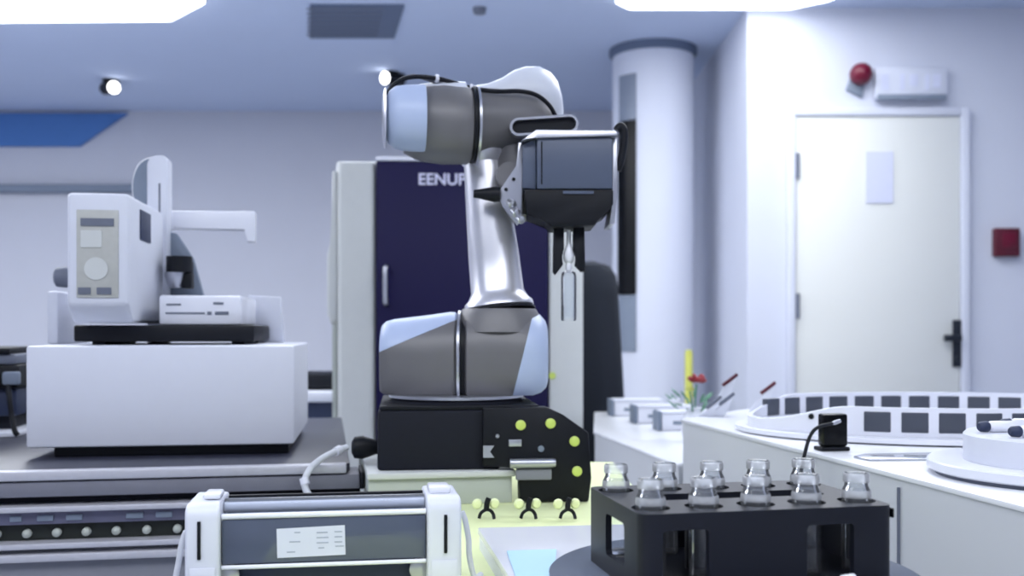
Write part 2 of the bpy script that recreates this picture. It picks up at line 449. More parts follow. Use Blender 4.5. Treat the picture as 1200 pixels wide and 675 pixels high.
# ------------------------------------------------------------ back bench far left
f = Fr(-3.4, 4.42, 0)
bb = thing('back_bench', f, 'white edged bench with a navy front, behind the white measuring machine', 'bench')
zt = f.Z(370, 459)
build('worktop', B(0, 3.3, 0, .7, zt - .045, zt, bev=.004), M['white'], bb)
build('front_panel', B(.02, 3.28, .03, .06, .06, zt - .0455), M['navy_dull'], bb)
build('carcass', B(.02, 3.28, .061, .68, 0, zt - .0455), M['bench_grey'], bb)
f2 = Fr(W(338, 450, 4.5).x, 4.5, zt)
t = thing('control_unit', f2, 'low black control unit on the back bench, left of the machine cabinet', 'control unit')
build('case', B(0, .28, 0, .3, .012, .075, bev=.012), M['black'], t)
build('foot', B(.02, .26, .02, .28, 0, .0118), M['black_matte'], t)

# ------------------------------------------------------------ left bench with its linear rails
BZ = .90
f = FB = Fr(-.30, 1.895, 0, TH)
lb = thing('rail_bench', f, 'long dark topped bench with aluminium rails, carrying the white measuring machine', 'bench')
def bz(v): return CAMZ - (v - HOR) / F * 1.86
LX = -2.1
build('granite_top', B(LX, 0, .012, 1.0, bz(556), BZ, bev=.002), M['granite'], lb, label='dark speckled top')
build('top_edge', B(LX, -.006, -.01, .0115, bz(557), bz(545.5), bev=.003), M['alu'], lb, label='bright aluminium edge')
build('upper_rail', B(LX, .018, -.004, .1, bz(576), bz(558.5), bev=.003), M['alu_dark'], lb)
build('rail_end_cap', B(.0185, .026, -.006, .1, bz(577), bz(556), bev=.003), M['black'], lb)
build('shadow_gap', B(LX, .02, .03, .1, bz(585), bz(576.5)), M['black_matte'], lb)
build('middle_rail', B(LX, .018, -.016, .1, bz(592), bz(585.5), bev=.002), M['alu'], lb)
build('carriage_track', B(LX, .018, .0, .1, bz(607), bz(592.5), bev=.001), M['alu_purple'], lb)
build('bolt_channel', B(LX, .018, .014, .1, bz(626), bz(607.5)), M['rail_dark'], lb)
build('lower_rail', B(LX, .018, -.02, .1, bz(633), bz(626.5), bev=.002), M['alu'], lb)
build('lower_gap', B(LX, .018, .01, .1, bz(638), bz(633.4)), M['alu_dark'], lb)
build('bottom_rail', B(LX, .018, -.022, .1, bz(647), bz(638.4), bev=.002), M['alu'], lb)
build('front_panel', B(LX, .018, -.005, .1, .02, bz(647.4)), M['bench_grey'], lb)
build('carcass', B(LX + .01, .0, .101, .98, .0, bz(557)), M['bench_grey'], lb)
bolt = None
for u in (-6, 30, 65, 100, 135, 171, 207):
    x = f.X(u); p = (x, .0135, bz(618))
    if bolt is None:
        bolt = build('bolt', L([(0, .0075), (.008, .0075), (.011, .005), (.012, 0)], (0, 0, 0), (0, -1, 0), seg=20), M['platform'], lb)
        box_b = None
    else:
        c = bolt.copy(); COL.objects.link(c); bolt2 = c
    (bolt if u == -6 else bolt2).location = p
for u0, u1 in ((12, 26), (44, 63), (78, 97), (148, 168), (183, 202)):
    build('carriage_plate', B(f.X(u0), f.X(u1), -.0045, -.0005, bz(603), bz(596.5), bev=.001), M['grey_trim'], lb)

# ------------------------------------------------------------ white measuring machine
f = Fr(*W(30, 525, 1.96)[:2], BZ + .0004, R(8))
vm = thing('measuring_machine', f, 'white bench measuring machine with a boxy camera head and wide base', 'measuring machine')
xr = f.X(345); zt = f.Z(190, 405); zb = f.Z(190, 523)
b = B(0, xr, 0, .46, zb, zt, bev=.006)
build('base_box', b, M['white'], vm)
build('base_plinth', B(.045, xr - .012, .02, .44, 0.0, zb - .0005, bev=.004), M['black'], vm, label='recessed black plinth')
y1 = .09
build('stage_block', B(f.X(86, y1), f.X(298, y1), y1, .42, zt + .0065, f.Z(190, 381, y1), bev=.004), M['black'], vm, label='black moving stage')
for x in (f.X(105, y1), f.X(270, y1)):
    build('stage_foot', B(x, x + .025, y1 + .02, y1 + .3, zt + .0001, zt + .0063), M['black_matte'], vm)
y2 = .12
zs = f.Z(190, 381, y1) + .0005
b = B(f.X(186, y2), f.X(283, y2), y2, .4, zs, f.Z(230, 346, y2), bev=.006)
sp = build('stage_console', b, M['white_gloss'], vm)
b = NB()
for u0, u1, v0, v1 in ((195, 212, 356, 358), (250, 262, 354, 357), (194, 240, 366, 368), (243, 248, 365, 369), (252, 268, 365, 369)):
    box(b, f.X(u0, y2), f.X(u1, y2), y2 - .0015, y2 - .0002, f.Z(230, v1, y2), f.Z(230, v0, y2))
build('console_keys', b, M['grey_mid'], sp)
# left support and rear block
build('left_support', B(f.X(71, .3), f.X(84, .3), .2, .45, zt + .0003, f.Z(78, 343, .3), bev=.006), M['white'], vm)
b = prism(NB(), [(f.X(287, .36), zt + .0003), (f.X(330, .36), zt + .0003), (f.X(326, .36), f.Z(300, 347, .36)), (f.X(287, .36), f.Z(300, 345, .36))], .425, .455, 'y', bev=.003)
build('rear_block', b, M['white'], vm)
# head
hx0, hx1 = f.X(78), f.X(151); hz0, hz1 = f.Z(110, 357), f.Z(110, 226)
b = NB()
prism(b, [(.0, hz0), (.0, hz1), (.34, hz1), (.34, zs + .004), (.04, zs + .004)], hx0, hx1, 'x', bev=.008, seg=3)
hd = build('camera_head', b, M['white'], vm, label='white boxy camera head')
px0, px1, pz0, pz1 = f.X(88), f.X(141), f.Z(110, 349), f.Z(110, 246)
build('control_panel', B(px0 + .003, px1 - .003, -.0025, -.0005, pz0, pz1, bev=.001), M['screen_beige'], hd, label='beige front panel')
build('panel_slot', B(f.X(95), f.X(134), -.0045, -.0027, f.Z(110, 265), f.Z(110, 256)), M['grey_mid'], hd)
b = NB()
for u0, u1 in ((92, 107), (114, 131)): box(b, f.X(u0), f.X(u1), -.0045, -.0027, f.Z(110, 345), f.Z(110, 337))
build('panel_keys', b, M['grey_mid'], hd)
b = B(f.X(95), f.X(120), -.0042, -.0027, f.Z(110, 290), f.Z(110, 270)); lathe(b, [(0, .022), (.0015, .022)], (f.X(113), -.0027, f.Z(110, 315)), (0, -1, 0), seg=28)
build('panel_marks', b, M['offwhite'], hd)
ys0, ys1 = .095, .19
build('side_badge', B(hx1 + .0003, hx1 + .003, ys0, ys1, f.Z(170, 282, .12), f.Z(170, 247, .12), bev=.001), M['navy_dull'], hd, label='dark square badge')
# rear column, arc duct, arm
yc = .36
ctop = f.Z(185, 182, yc)
b = NB()
cx0, cx1 = f.X(172, yc), f.X(196, yc); rr = .02
prism(b, [(cx0, zt + .0003), (cx0, ctop - rr), (cx0 + .006, ctop - .006), (cx0 + rr, ctop), (cx1 - .008, ctop), (cx1, ctop - .008), (cx1, zt + .0003)], yc, yc + .06, 'y', bev=.003)
build('rear_post', b, M['white'], vm)
pp = [f.P(u, v, yc + .015) for u, v in ((159, 240), (156, 222), (158, 205), (164, 193), (172, 187), (180, 186))]
build('cable_loop', tube(NB(), pp, .003, seg=8), M['cable_white'], vm)
b = NB(); q = [(p.x, p.z) for p in smooth_path(pp, 4)]
prism(b, q + [(f.X(174, yc + .01), f.Z(174, 238, yc))], yc + .012, yc + .016, 'y')
build('arc_shield', b, M['grey_trim'], vm, label='thin grey curved shield')
build('post_slot', B(f.X(186, yc), f.X(188, yc), yc - .002, yc - .0002, f.Z(187, 275, yc), f.Z(187, 215, yc)), M['grey_mid'], vm)
ya = .43
b = prism(NB(), [(f.X(196, ya), f.Z(200, 268, ya)), (f.X(196, ya), f.Z(200, 247, ya)), (f.X(298, ya), f.Z(298, 247, ya)), (f.X(298, ya), f.Z(298, 283, ya)), (f.X(288, ya), f.Z(288, 283, ya)), (f.X(288, ya), f.Z(288, 267, ya))], ya, ya + .05, 'y', bev=.003)
build('overhang_arm', b, M['white_gloss'], vm, label='white right-angled overhang arm')
b = prism(NB(), [(f.X(197, .4), zs), (f.X(248, .4), zs), (f.X(226, .4), f.Z(226, 303, .4)), (f.X(206, .4), f.Z(206, 273, .4)), (f.X(197, .4), f.Z(197, 272, .4))], .402, .425, 'y', bev=.002)
build('gusset', b, M['grey_trim'], vm, label='grey triangular bracket')
b = L([(0, .028), (.035, .028)], (f.X(210, .3), .3, f.Z(210, 319, .3)), (0, 0, 1), seg=28); box(b, f.X(213, .3), f.X(225, .3), .29, .33, f.Z(220, 338, .3), f.Z(220, 320, .3), bev=.003)
box(b, f.X(195, .3), f.X(218, .3), .32, .4, f.Z(210, 319, .3), f.Z(210, 303, .3), bev=.003)
build('objective', b, M['black'], vm, label='black objective barrel')
build('objective_lens', L([(0, .012), (.01, .018), (.028, .022), (.034, .022)], (f.X(205, .3), .3, f.Z(205, 319, .3) - .0345), (0, 0, 1), seg=28), M['silver'], vm)
b = L([(0, .018), (.012, .022), (.03, .02), (.034, .014)], (f.X(77, .1) - .001, .15, f.Z(70, 324, .12)), (-1, 0, 0), seg=24)
build('hand_wheel', b, M['grey_mid'], vm, label='dark grey hand wheel')

# dark equipment left of it
f = Fr(*W(-60, 520, 2.35)[:2], BZ + .0004, TH)
eq = thing('electronics_box', f, 'dark blue-grey electronics box at the left edge beside the white machine', 'electronics box')
xr = f.X(22)
build('lower_case', B(0, xr - .01, .02, .3, .045, .11, bev=.006), M['navy_dull'], eq)
build('upper_case', B(0, xr, 0, .3, .1105, .165, bev=.006), M['black'], eq)
build('top_tray', B(0, xr - .01, .01, .3, .1655, .19, bev=.006), M['grey_mid'], eq)
build('top_lid', B(0, xr - .02, .0, .3, .1905, .205, bev=.004), M['black'], eq)
build('foot', B(.02, xr - .03, .05, .27, .0125, .0448), M['black_matte'], eq)
build('white_base', B(0, xr + .005, -.03, .31, 0, .0122, bev=.004), M['white_gloss'], eq, label='white base plate')
b = NB(); tube(b, [(xr - .02, -.012, .13), (xr - .012, -.03, .09), (xr - .005, -.036, .05), (xr + .005, -.05, .018), (xr + .012, -.05, .0065)], .006)
build('cable', b, M['black'], eq)
build('plug', B(xr - .03, xr + .006, -.025, -.0005, .12, .15, bev=.005), M['grey_trim'], eq, label='pale grey plug')

# ------------------------------------------------------------ lime table, pale block, white platform
LZ = .84
f = Fr(0, 1.6, 0)
lt = thing('lime_table', f, 'low lime topped table under the robot and the white platform', 'table')
poly = [(-.30, .80), (.50, .80), (.46, 1.54), (.24, 1.6), (.235, 2.38), (-.33, 2.38), (-.245, 1.77), (-.30, 1.75)]
poly = [(x, y - 1.6) for x, y in poly]
build('table_top', prism(NB(), poly, LZ - .03, LZ, bev=.002), M['lime'], lt)
build('cabinet', prism(NB(), [(x * .95, y * .97) for x, y in poly], 0, LZ - .0305), M['counter_grey'], lt)

f = FP = Fr(-.25, 1.778, LZ, TH)
pb = thing('mounting_block', f, 'pale grey block on the lime table, carrying the black robot base', 'block')
PZ = f.Z(520, 552)
xr = f.X(600)
build('block_body', B(0, xr, 0, .5, 0, PZ - .012, bev=.002), M['platform'], pb)
build('block_cap', B(-.002, xr + .006, -.008, .5, PZ - .0118, PZ, bev=.003), M['offwhite'], pb)

f = Fr(.2, 1.2, LZ)
wp = thing('white_platform', f, 'raised white platform with a slanted left edge, under the turntable', 'platform')
wz = .03
poly = [(-.048, 1.44), (-.003, 1.158), (.05, .82), (.47, .82), (.44, 1.50)]
poly = [(x - .2, y - 1.2) for x, y in poly]
build('platform_top', prism(NB(), poly, .0205, wz, bev=.0015), M['white_gloss'], wp)
build('platform_base', prism(NB(), [(x * .99, y * .99) for x, y in poly], .0, .0203), M['white'], wp)
f = Fr(0, 0, LZ + wz)
b = prism(NB(), [(*[(u - 600) / F * d for d in [1150 * 0 + (CAMZ - LZ - wz) * F / (v - HOR)]], (CAMZ - LZ - wz) * F / (v - HOR)) for u, v in ((594, 648), (652, 646), (648, 700), (612, 700))], .0003, .003)
tag(build('blue_sheet', b, M['sheet'], None, fr=f), 'pale blue sheet on the white platform left of the turntable', 'sheet')

# three small claw clips below the black plate
proto = None
for i, (u, v, lab) in enumerate(((570, 598, 'leftmost of the three small claw clips, below the pale block'), (619, 596, 'middle of the three small claw clips on the lime table'), (665, 593, 'rightmost of the three small claw clips, nearest the black rack'))):
    d = (CAMZ - LZ) * F / (605 - HOR) if 0 else 1.655
    p = W(u, v, d)
    if proto is None:
        t = proto = thing('claw_clip', Fr(p.x, d, LZ, TH), lab, 'clip', 'small claw clips on the lime table')
        b = NB()
        tube(b, [(-.012, 0, .0035), (-.009, 0, .012), (-.001, 0, .017), (.006, 0, .016), (.011, 0, .010), (.012, -.004, .003)], .0028, seg=10)
        tube(b, [(0, 0, .017), (.001, 0, .028), (.004, 0, .036)], .0045, seg=10)
        build('claw', b, M['black'], t)
        for s in (-1, 1):
            lathe_ = L([(-.006, .0), (-.005, .006), (0, .0085), (.005, .006), (.006, 0)], (s * .014, .006, .026), (0, 1, 0), seg=20)
            build('knob', lathe_, M['lime'], t, label='pale round knob')
    else:
        dup(proto, (p.x, d, LZ), TH, lab)

# ------------------------------------------------------------ black robot base carriage
f = FC = Fr(*W(442, 550, 1.80)[:2], LZ + PZ + .0004, R(6))
rc = thing('robot_carriage', f, 'black robot base housing with yellow-green bolts on its right plate', 'robot base')
xr = f.X(645); hzt = f.Z(500, 481)
CARZ = f.o.z + hzt
build('housing', B(0, xr - .09, 0, .31, 0, hzt, bev=.006), M['black_matte'], rc)
build('top_plate', B(0.004, xr - .02, .004, .31, hzt + .0002, hzt + .008, bev=.002), M['black'], rc)
def FPt(u, v, y=-.012): return f.at(u, v, y)
b = prism(NB(), [FPt(566, 478), FPt(641, 477), FPt(660, 486), FPt(690, 507), FPt(693, 560), FPt(690, 588), FPt(609, 588), FPt(609, 547.5), FPt(566, 547)], -.012, .02, 'y', bev=.003)
ep = build('end_plate', b, M['black'], rc)
bo = None
for u, v in ((610, 498), (645, 496), (673, 517), (676, 552)):
    x, z = FPt(u, v)
    bo = build('bolt', L([(0, .009), (.004, .009), (.006, .006)], (x, -.0122, z), (0, -1, 0), seg=24), M['lime_dot'], ep, label='yellow-green bolt head')
x, z = FPt(634, 526); build('screw', L([(0, .006), (.003, .005)], (x, -.0122, z), (0, -1, 0), seg=16), M['grey_trim'], ep)
b = B(*sorted((FPt(596, 0)[0], FPt(611, 0)[0])), -.016, -.0122, FPt(600, 523)[1], FPt(600, 515)[1], bev=.001)
build('connector', b, M['silver'], ep)
b = prism(NB(), [FPt(566, 536), FPt(566, 522), FPt(579, 522), FPt(574, 529), FPt(579, 536)], -.016, -.0122, 'y')
build('arrow_connector', b, M['silver'], ep, label='white arrow shaped connector')
x, z = FPt(583, 511); build('screw', L([(0, .004), (.003, .003)], (x, -.0122, z), (0, -1, 0), seg=16), M['silver'], ep)
x0, z0 = FPt(597, 541); x1, _ = FPt(650, 541)
build('shaft', L([(0, .0085), (x1 - x0 - .006, .0085), (x1 - x0, .007)], (x0, -.022, z0 - .002), (1, 0, 0), seg=24), M['silver'], rc, label='silver shaft')
x0, z0 = FPt(604, 553); x1, _ = FPt(646, 553)
build('guide_block', B(x0, x1, -.021, -.0122, z0 - .014, z0 + .006, bev=.003), M['bench_grey'], rc)
b = L([(0, .012), (.03, .022), (.045, .02), (.05, .01)], (-.0005, .12, .028), (-1, 0, 0), seg=28)
build('cable_gland', b, M['black'], rc, label='round black cable gland')

# white hose on the bench corner
pts = [W(407, 524, 1.912), W(396, 528, 1.90), W(378, 537, 1.87), W(364, 549, 1.845), W(357, 564, 1.835), W(360, 577, 1.83), W(367, 586, 1.825), W(372, 600, 1.82)]
f = Fr(pts[-1].x, pts[-1].y, pts[-1].z)
t = thing('hose', f, 'white curved hose arching over the right corner of the rail bench', 'hose')
build('tube', tube(NB(), [p - f.o for p in pts], .0062, seg=14), M['cable_white'], t)
for a, b_ in ((1, 2), (4, 5)):
    p = pts[a] - f.o; ax = (pts[b_] - pts[a])
    build('collar', L([(-.006, .0085), (.006, .0085)], p, ax, seg=20), M['white_gloss'], t)

# ------------------------------------------------------------ robot arm
D0 = 1.95; S = D0 / F
RZ = CARZ + .0085
f = FR = Fr(*W(535, 470, D0)[:2], RZ, 0)
ra = thing('jointed_robot', f, 'grey and white jointed robot arm with silver upper tube, bent over to the right', 'robot arm')
def rp(u, v, y=0.0): return f.P(u, v, y)
def rl(u, v, y=0.0): return (D0 + y) / F
# flange
zf0, zf1 = 0.0, f.Z(535, 461)
build('base_flange', L([(zf1 * .56, .124), (zf1 * .62, .128), (zf1, .128)], seg=56), M['silver'], ra)
build('flange_foot', L([(0, .13), (zf1 * .3, .124), (zf1 * .55, .121)], seg=56), M['black_matte'], ra, label='black lower flange ring')
# shoulder housings: round on top, straight sides down to the flange; each split by a slanted plane into grey body and pale cap
s = rl(0, 0)
def hood(secs, zb, n=28):
    b = NB(); rings = []
    for u, r, vtop, inset in secs:
        x = f.X(u); zt_ = f.Z(u, vtop); zc_ = zt_ - r * s; z0 = zb + inset * s; ring = []
        for k in range(n + 1):
            a_ = pi * k / n; ring.append(b.verts.new((x, -cos(a_) * r * s, zc_ + sin(a_) * r * s)))
        for y_, z_ in ((r * .98, .6), (r * .94, .2), (r * .8, 0), (-r * .8, 0), (-r * .94, .2), (-r * .98, .6)):
            ring.append(b.verts.new((x, y_ * s, z0 + (zc_ - z0) * z_)))
        rings.append(ring)
    for p, q in zip(rings, rings[1:]):
        for k in range(len(p)): b.faces.new((p[k], p[(k + 1) % len(p)], q[(k + 1) % len(p)], q[k]))
    b.faces.new(rings[0]); b.faces.new(rings[-1]); return b
def shoulder(): return hood([(447.5, 26, 386, 8), (448.5, 34, 381, 4), (453, 38, 376.5, 1), (462, 41, 374, 0), (500, 47, 369.5, 0), (528, 49, 365.5, 0), (534, 48, 366, 0), (536.5, 45, 369, 1)], zf1 + .0004)
pa, pb_ = rp(448, 411, -.07), rp(538, 373, -.07)
dirv = (pb_ - pa).normalized(); nrm = Vector((-dirv.z, 0, dirv.x)).normalized()
build('shoulder_housing', cut_plane(shoulder(), pa, nrm), M['robot_grey'], ra)
build('shoulder_cap', cut_plane(shoulder(), pa + nrm * .0004, -nrm), M['robot_blue'], ra, label='pale blue-white wedge cap')
build('seam_ring', hood([(537, 45, 368, 1), (537.5, 50, 363.5, 0), (540.5, 50, 363.5, 0), (541, 45, 368, 1)], zf1 + .0004), M['silver'], ra)
build('joint_seam', hood([(541.4, 44, 369, 1), (546.6, 44, 369, 1)], zf1 + .0004), M['black'], ra, label='dark joint seam')
def joint(): return hood([(547, 47, 366, 1), (549, 50, 363, 0), (575, 52, 360, 0), (610, 52, 361, 0), (624, 49, 364, 0), (633, 44, 369, 3), (639, 36, 376, 8), (641, 30, 382, 14), (641.6, 26, 386, 18)], zf1 + .0004)
pa, pb_ = rp(602, 458, -.07), rp(626, 362, -.07)
dirv = (pb_ - pa).normalized(); nrm = Vector((dirv.z, 0, -dirv.x)).normalized()
build('upper_joint', cut_plane(joint(), pa, nrm), M['robot_grey'], ra)
build('joint_cap', cut_plane(joint(), pa + nrm * .0004, -nrm), M['robot_blue'], ra, label='pale blue-white end cap')
build('joint_neck', L([(0, 52 * s), (20 * s, 47 * s), (27 * s, 43 * s)], rp(585, 389), (0, 0, 1), seg=48), M['robot_grey'], ra)
# tube
ptop, pbot = rp(566, 180, .03), rp(585, 362, 0.0)
ax = ptop - pbot; Lh = ax.length
prof = [(0, 38 * s), (2 * s, 41 * s), (7 * s, 40 * s), (12 * s, 35 * s), (20 * s, 31 * s), (60 * s, 30 * s), (Lh * .75, 26 * s), (Lh - 14 * s, 24 * s), (Lh - 6 * s, 30 * s), (Lh - 2 * s, 31 * s), (Lh, 28 * s)]
build('arm_tube', L(prof, pbot, ax, seg=56), M['tube'], ra, label='silver upper arm tube')
build('tube_gasket', L([(0, 40 * s), (.5 * s, 42.5 * s), (2.4 * s, 42.5 * s), (3 * s, 40 * s)], pbot - ax.normalized() * 3.2 * s, ax, seg=56), M['black'], ra)
# elbow housing: a wide grey drum with a smaller pale end cap on its left
EA = R(9)
ea = Vector((cos(EA), sin(EA), 0))
se = (D0 - .05) / F
e0 = rp(499, 142, -.06)
build('elbow_housing', L([(-30 * se, 20 * se), (-26 * se, 34 * se), (-14 * se, 40 * se), (0, 44 * se), (20 * se, 46 * se), (48 * se, 45 * se), (52 * se, 42 * se)], e0 + Vector((0, .012, -.004)), ea, seg=64), M['robot_grey'], ra)
capm = L([(-45 * se, 12 * se), (-44.2 * se, 23 * se), (-41 * se, 30 * se), (-34 * se, 35.4 * se), (-26 * se, 37 * se), (-2 * se, 38.5 * se), (0, 38 * se), (.2 * se, 30 * se)], e0 + Vector((0, -.022, .0)), ea, seg=64)
build('elbow_cap', capm, M['robot_blue'], ra, label='pale blue-white end cap')
build('cap_rim', L([(-48.5 * se, 26 * se), (-47 * se, 33 * se), (-45.5 * se, 35 * se), (-44.8 * se, 33 * se)], e0 + Vector((0, -.018, 0)), ea, seg=64, cap=True), M['silver'], ra)
build('elbow_crown', L([(-12 * se, 39 * se), (-10 * se, 41.6 * se), (30 * se, 46.6 * se), (44 * se, 46 * se), (45 * se, 43 * se)], e0 + Vector((0, .034, .0085)), ea, seg=64), M['robot_white'], ra, label='white crown shell')
e1 = e0 + ea * 52.2 * se + Vector((0, .012, -.003))
build('elbow_seam', L([(0, 43 * se), (.5 * se, 44.5 * se), (4 * se, 44.5 * se), (5 * se, 43 * se)], e1, ea, seg=64), M['black'], ra)
build('elbow_ring', L([(0, 42 * se), (.5 * se, 46 * se), (3.4 * se, 46 * se), (4 * se, 42 * se)], e1 + ea * 5.1 * se, ea, seg=64), M['silver'], ra)
e2 = e1 + ea * 9.2 * se
# forearm joint: grey loft curving down to the wrist
zv = Vector((0, 0, 1)); yv = Vector((0, 1, 0))
b = NB(); secs = []
for u, vt, vb, y, ry in ((561, 104, 186, .012, 44), (585, 105, 184, .03, 43), (610, 106, 184, .045, 42), (630, 111, 182, .055, 39), (645, 123, 178, .06, 33), (655, 142, 170, .062, 22), (658, 152, 162, .062, 8)):
    p0, p1 = rp(u, vt, y), rp(u, vb, y); c = (p0 + p1) / 2
    secs.append((c, (p0 - p1) / 2, yv * ry * S))
build('forearm_joint', loft(b, secs, 44), M['robot_grey'], ra)
b = NB(); secs = []
for u, vt, vb, y, ry in ((556, 101, 135, .05, 22), (572, 99, 140, .056, 30), (588, 93, 142, .064, 36), (602, 84, 144, .07, 40), (616, 79.5, 146, .076, 42), (632, 79.5, 148, .08, 42), (645, 86, 150, .084, 38), (653, 96, 150, .086, 32), (658, 112, 146, .088, 20), (660, 124, 138, .088, 8)):
    p0, p1 = rp(u, vt, y), rp(u, vb, y); c = (p0 + p1) / 2
    secs.append((c, (p0 - p1) / 2, yv * ry * S))
build('forearm_shell', loft(b, secs, 44), M['robot_white'], ra, label='white rounded forearm shell')
# cable running over the top
cp_ = [rp(451, 150, -.085), rp(451, 128, -.085), rp(456, 107, -.085), rp(468, 95, -.08), rp(486, 90, -.072), rp(512, 92, -.06), rp(532, 97, -.05), rp(552, 103, -.04), rp(580, 107, -.035), rp(610, 107, -.02), rp(630, 112, -.01), rp(645, 125, .0), rp(653, 142, .01), rp(655, 152, .015)]
build('cable', tube(NB(), cp_, .0042, seg=12), M['black'], ra, label='black cable along the top')
cp2 = [p + Vector((0, .012, -.004 if i > 4 else .004)) for i, p in enumerate(cp_[:8])]
build('cable', tube(NB(), cp2, .004, seg=12), M['alu_dark'], ra, label='grey cable beside the black one')
for i in (5, 7):
    build('cable_clip', L([(-.003, .0075), (.003, .0075)], cp_[i], cp_[i + 1] - cp_[i - 1], seg=18), M['white_gloss'], ra)
# wrist joint behind the gripper
wc = rp(600, 200, .0)
b = L([(0, 20 * s), (4 * s, 27 * s), (60 * s, 29 * s), (84 * s, 26 * s), (92 * s, 16 * s)], rp(604, 258, .03), (0, 0, 1), seg=44)
build('wrist_joint', b, M['robot_grey'], ra)
# gripper
GY = -.10
def gp(u, v, y=GY): return f.P(u, v, y)
def gx(u, y=GY): return f.X(u, y)
def gz(v, y=GY): return f.Z(650, v, y)
b = NB()
box(b, gx(629), gx(718), GY, GY + .13, gz(221), gz(161), bev=.003)
prism(b, [(gx(612, GY + .02), gz(219)), (gx(612, GY + .02), gz(168)), (gx(628.5), gz(161)), (gx(628.5), gz(221))], GY + .012, GY + .12, 'y', bev=.002)
gr = build('gripper', b, M['slate'], ra, label='slate grey box gripper')
b = prism(NB(), [(gx(614), gz(221.3)), (gx(719), gz(221.3)), (gx(719), gz(240)), (gx(714), gz(243)), (gx(712), gz(251)), (gx(702), gz(254)), (gx(698), gz(264)), (gx(646), gz(266)), (gx(640), gz(258)), (gx(618), gz(252))], GY + .004, GY + .115, 'y', bev=.003)
build('lower_hopper', b, M['black'], gr, label='black stepped underside')
build('name_strip', B(gx(660), gx(696), GY + .0015, GY + .0038, gz(227), gz(223.5)), M['slate'], gr)
b = prism(NB(), [(gx(610), gz(166)), (gx(628), gz(152.5)), (gx(722), gz(153.5)), (gx(724), gz(161.0 - .3)), (gx(631), gz(160.7))], GY - .006, GY + .13, 'y', bev=.002)
build('top_plate', b, M['silver'], gr, label='bright silver top plate')
build('panel_line', B(gx(634), gx(635.5), GY - .001, GY - .0001, gz(216), gz(166)), M['black'], gr)
b = prism(NB(), [(gx(718.6), gz(221)), (gx(718.6), gz(161.5)), (gx(724), gz(161.5)), (gx(724), gz(225)), (gx(721), gz(262)), (gx(714.5), gz(262)), (gx(719.8), gz(230))], GY + .01, GY + .12, 'y', bev=.001)
build('side_plate', b, M['silver'], gr)
b = NB()
tube(b, [gp(723.5, 200, GY + .03), gp(728, 185, GY + .03), gp(731, 166, GY + .03), gp(731, 153, GY + .03), gp(727, 148, GY + .03), gp(722.5, 153, GY + .03)], .0075, seg=14)
build('side_hook', b, M['black'], gr, label='black curved side hook')
# handle loop: stadium ring
y = GY + .05
def stad(u0, v0, u1, v1, r, n=14):
    a = gp(u0, v0, y); c = gp(u1, v1, y); dv = (c - a).normalized(); up = Vector((-dv.z, 0, dv.x)); out = []
    for k in range(n + 1):
        t = -pi / 2 + pi * k / n; out.append(c + (dv * cos(t) + up * sin(t)) * r)
    for k in range(n + 1):
        t = pi / 2 + pi * k / n; out.append(a + (dv * cos(t) + up * sin(t)) * r)
    return [(p.x, p.z) for p in out]
rO, rI = 10.3 * S, 7.6 * S
o_ = stad(608, 150, 667, 146, rO); i_ = stad(608, 150, 667, 146, rI)
b = NB(); n = len(o_)
vs_ = [[b.verts.new((p[0], yy, p[1])) for p in ring] for ring, yy in ((o_, y - .012), (o_, y + .012), (i_, y + .012), (i_, y - .012))]
for a in range(4):
    q1, q2 = vs_[a], vs_[(a + 1) % 4]
    for k in range(n): b.faces.new((q1[k], q1[(k + 1) % n], q2[(k + 1) % n], q2[k]))
build('handle_loop', b, M['silver'], gr, label='silver oval loop handle')
i2 = stad(608, 150, 667, 146, rI - .0002)
build('handle_insert', prism(NB(), i2, y - .002, y + .011, 'y'), M['black'], gr, label='black insert in the loop')
b = NB()
for u0 in (613, 650): box(b, gx(u0, y), gx(u0 + 9, y), y + .0, y + .02, gz(160), gz(156), bev=.001)
build('handle_post', b, M['silver'], gr)
b = prism(NB(), [(gx(607), gz(163)), (gx(613), gz(163)), (gx(612), gz(200)), (gx(613), gz(250)), (gx(606), gz(262)), (gx(588), gz(238)), (gx(583), gz(222)), (gx(589), gz(215)), (gx(606), gz(192))], GY + .03, GY + .045, 'y', bev=.002)
build('bracket', b, M['silver'], gr, label='silver angled bracket')
b = NB()
for u, v in ((593, 222), (602, 210), (603, 240)): lathe(b, [(0, .0035), (.003, .003)], gp(u, v, GY + .0295), (0, -1, 0), seg=14)
build('bracket_screw', b, M['black'], gr)
build('wrist_arm', L([(0, 15 * s), (.06, 17 * s), (.075, 17 * s)], gp(597, 205, GY + .0455), (0, 1, 0), seg=32), M['robot_grey'], gr)
b = L([(0, 8 * s), (6 * s, 9 * s), (26 * s, 5 * s), (30 * s, 4.6 * s)], gp(586, 228, GY + .036), (-1, 0, 0.03), seg=28)
build('nozzle', b, M['black'], gr, label='black pointed nozzle')
for k, (u, v) in enumerate(((601, 246), (607, 254), (596, 236))):
    build('hose_fitting', L([(0, 4 * s), (8 * s, 5 * s), (9 * s, 3 * s)], gp(u, v, GY + .02), (.5, -.6, -.5), seg=18), M['silver'], gr)
# fingers
yf = GY + .035
for pts in (((649, 266.4), (661, 266.4), (661, 292), (658, 300), (660, 310), (657, 314), (651, 322), (648, 318)), ((672, 266.4), (685, 266.4), (686, 318), (681, 318), (678, 313), (674, 311), (676, 300), (672, 292))):
    b = prism(NB(), [f.at(u, v, yf) for u, v in pts], yf, yf + .03, 'y', bev=.0015)
    build('finger', b, M['black'], gr)
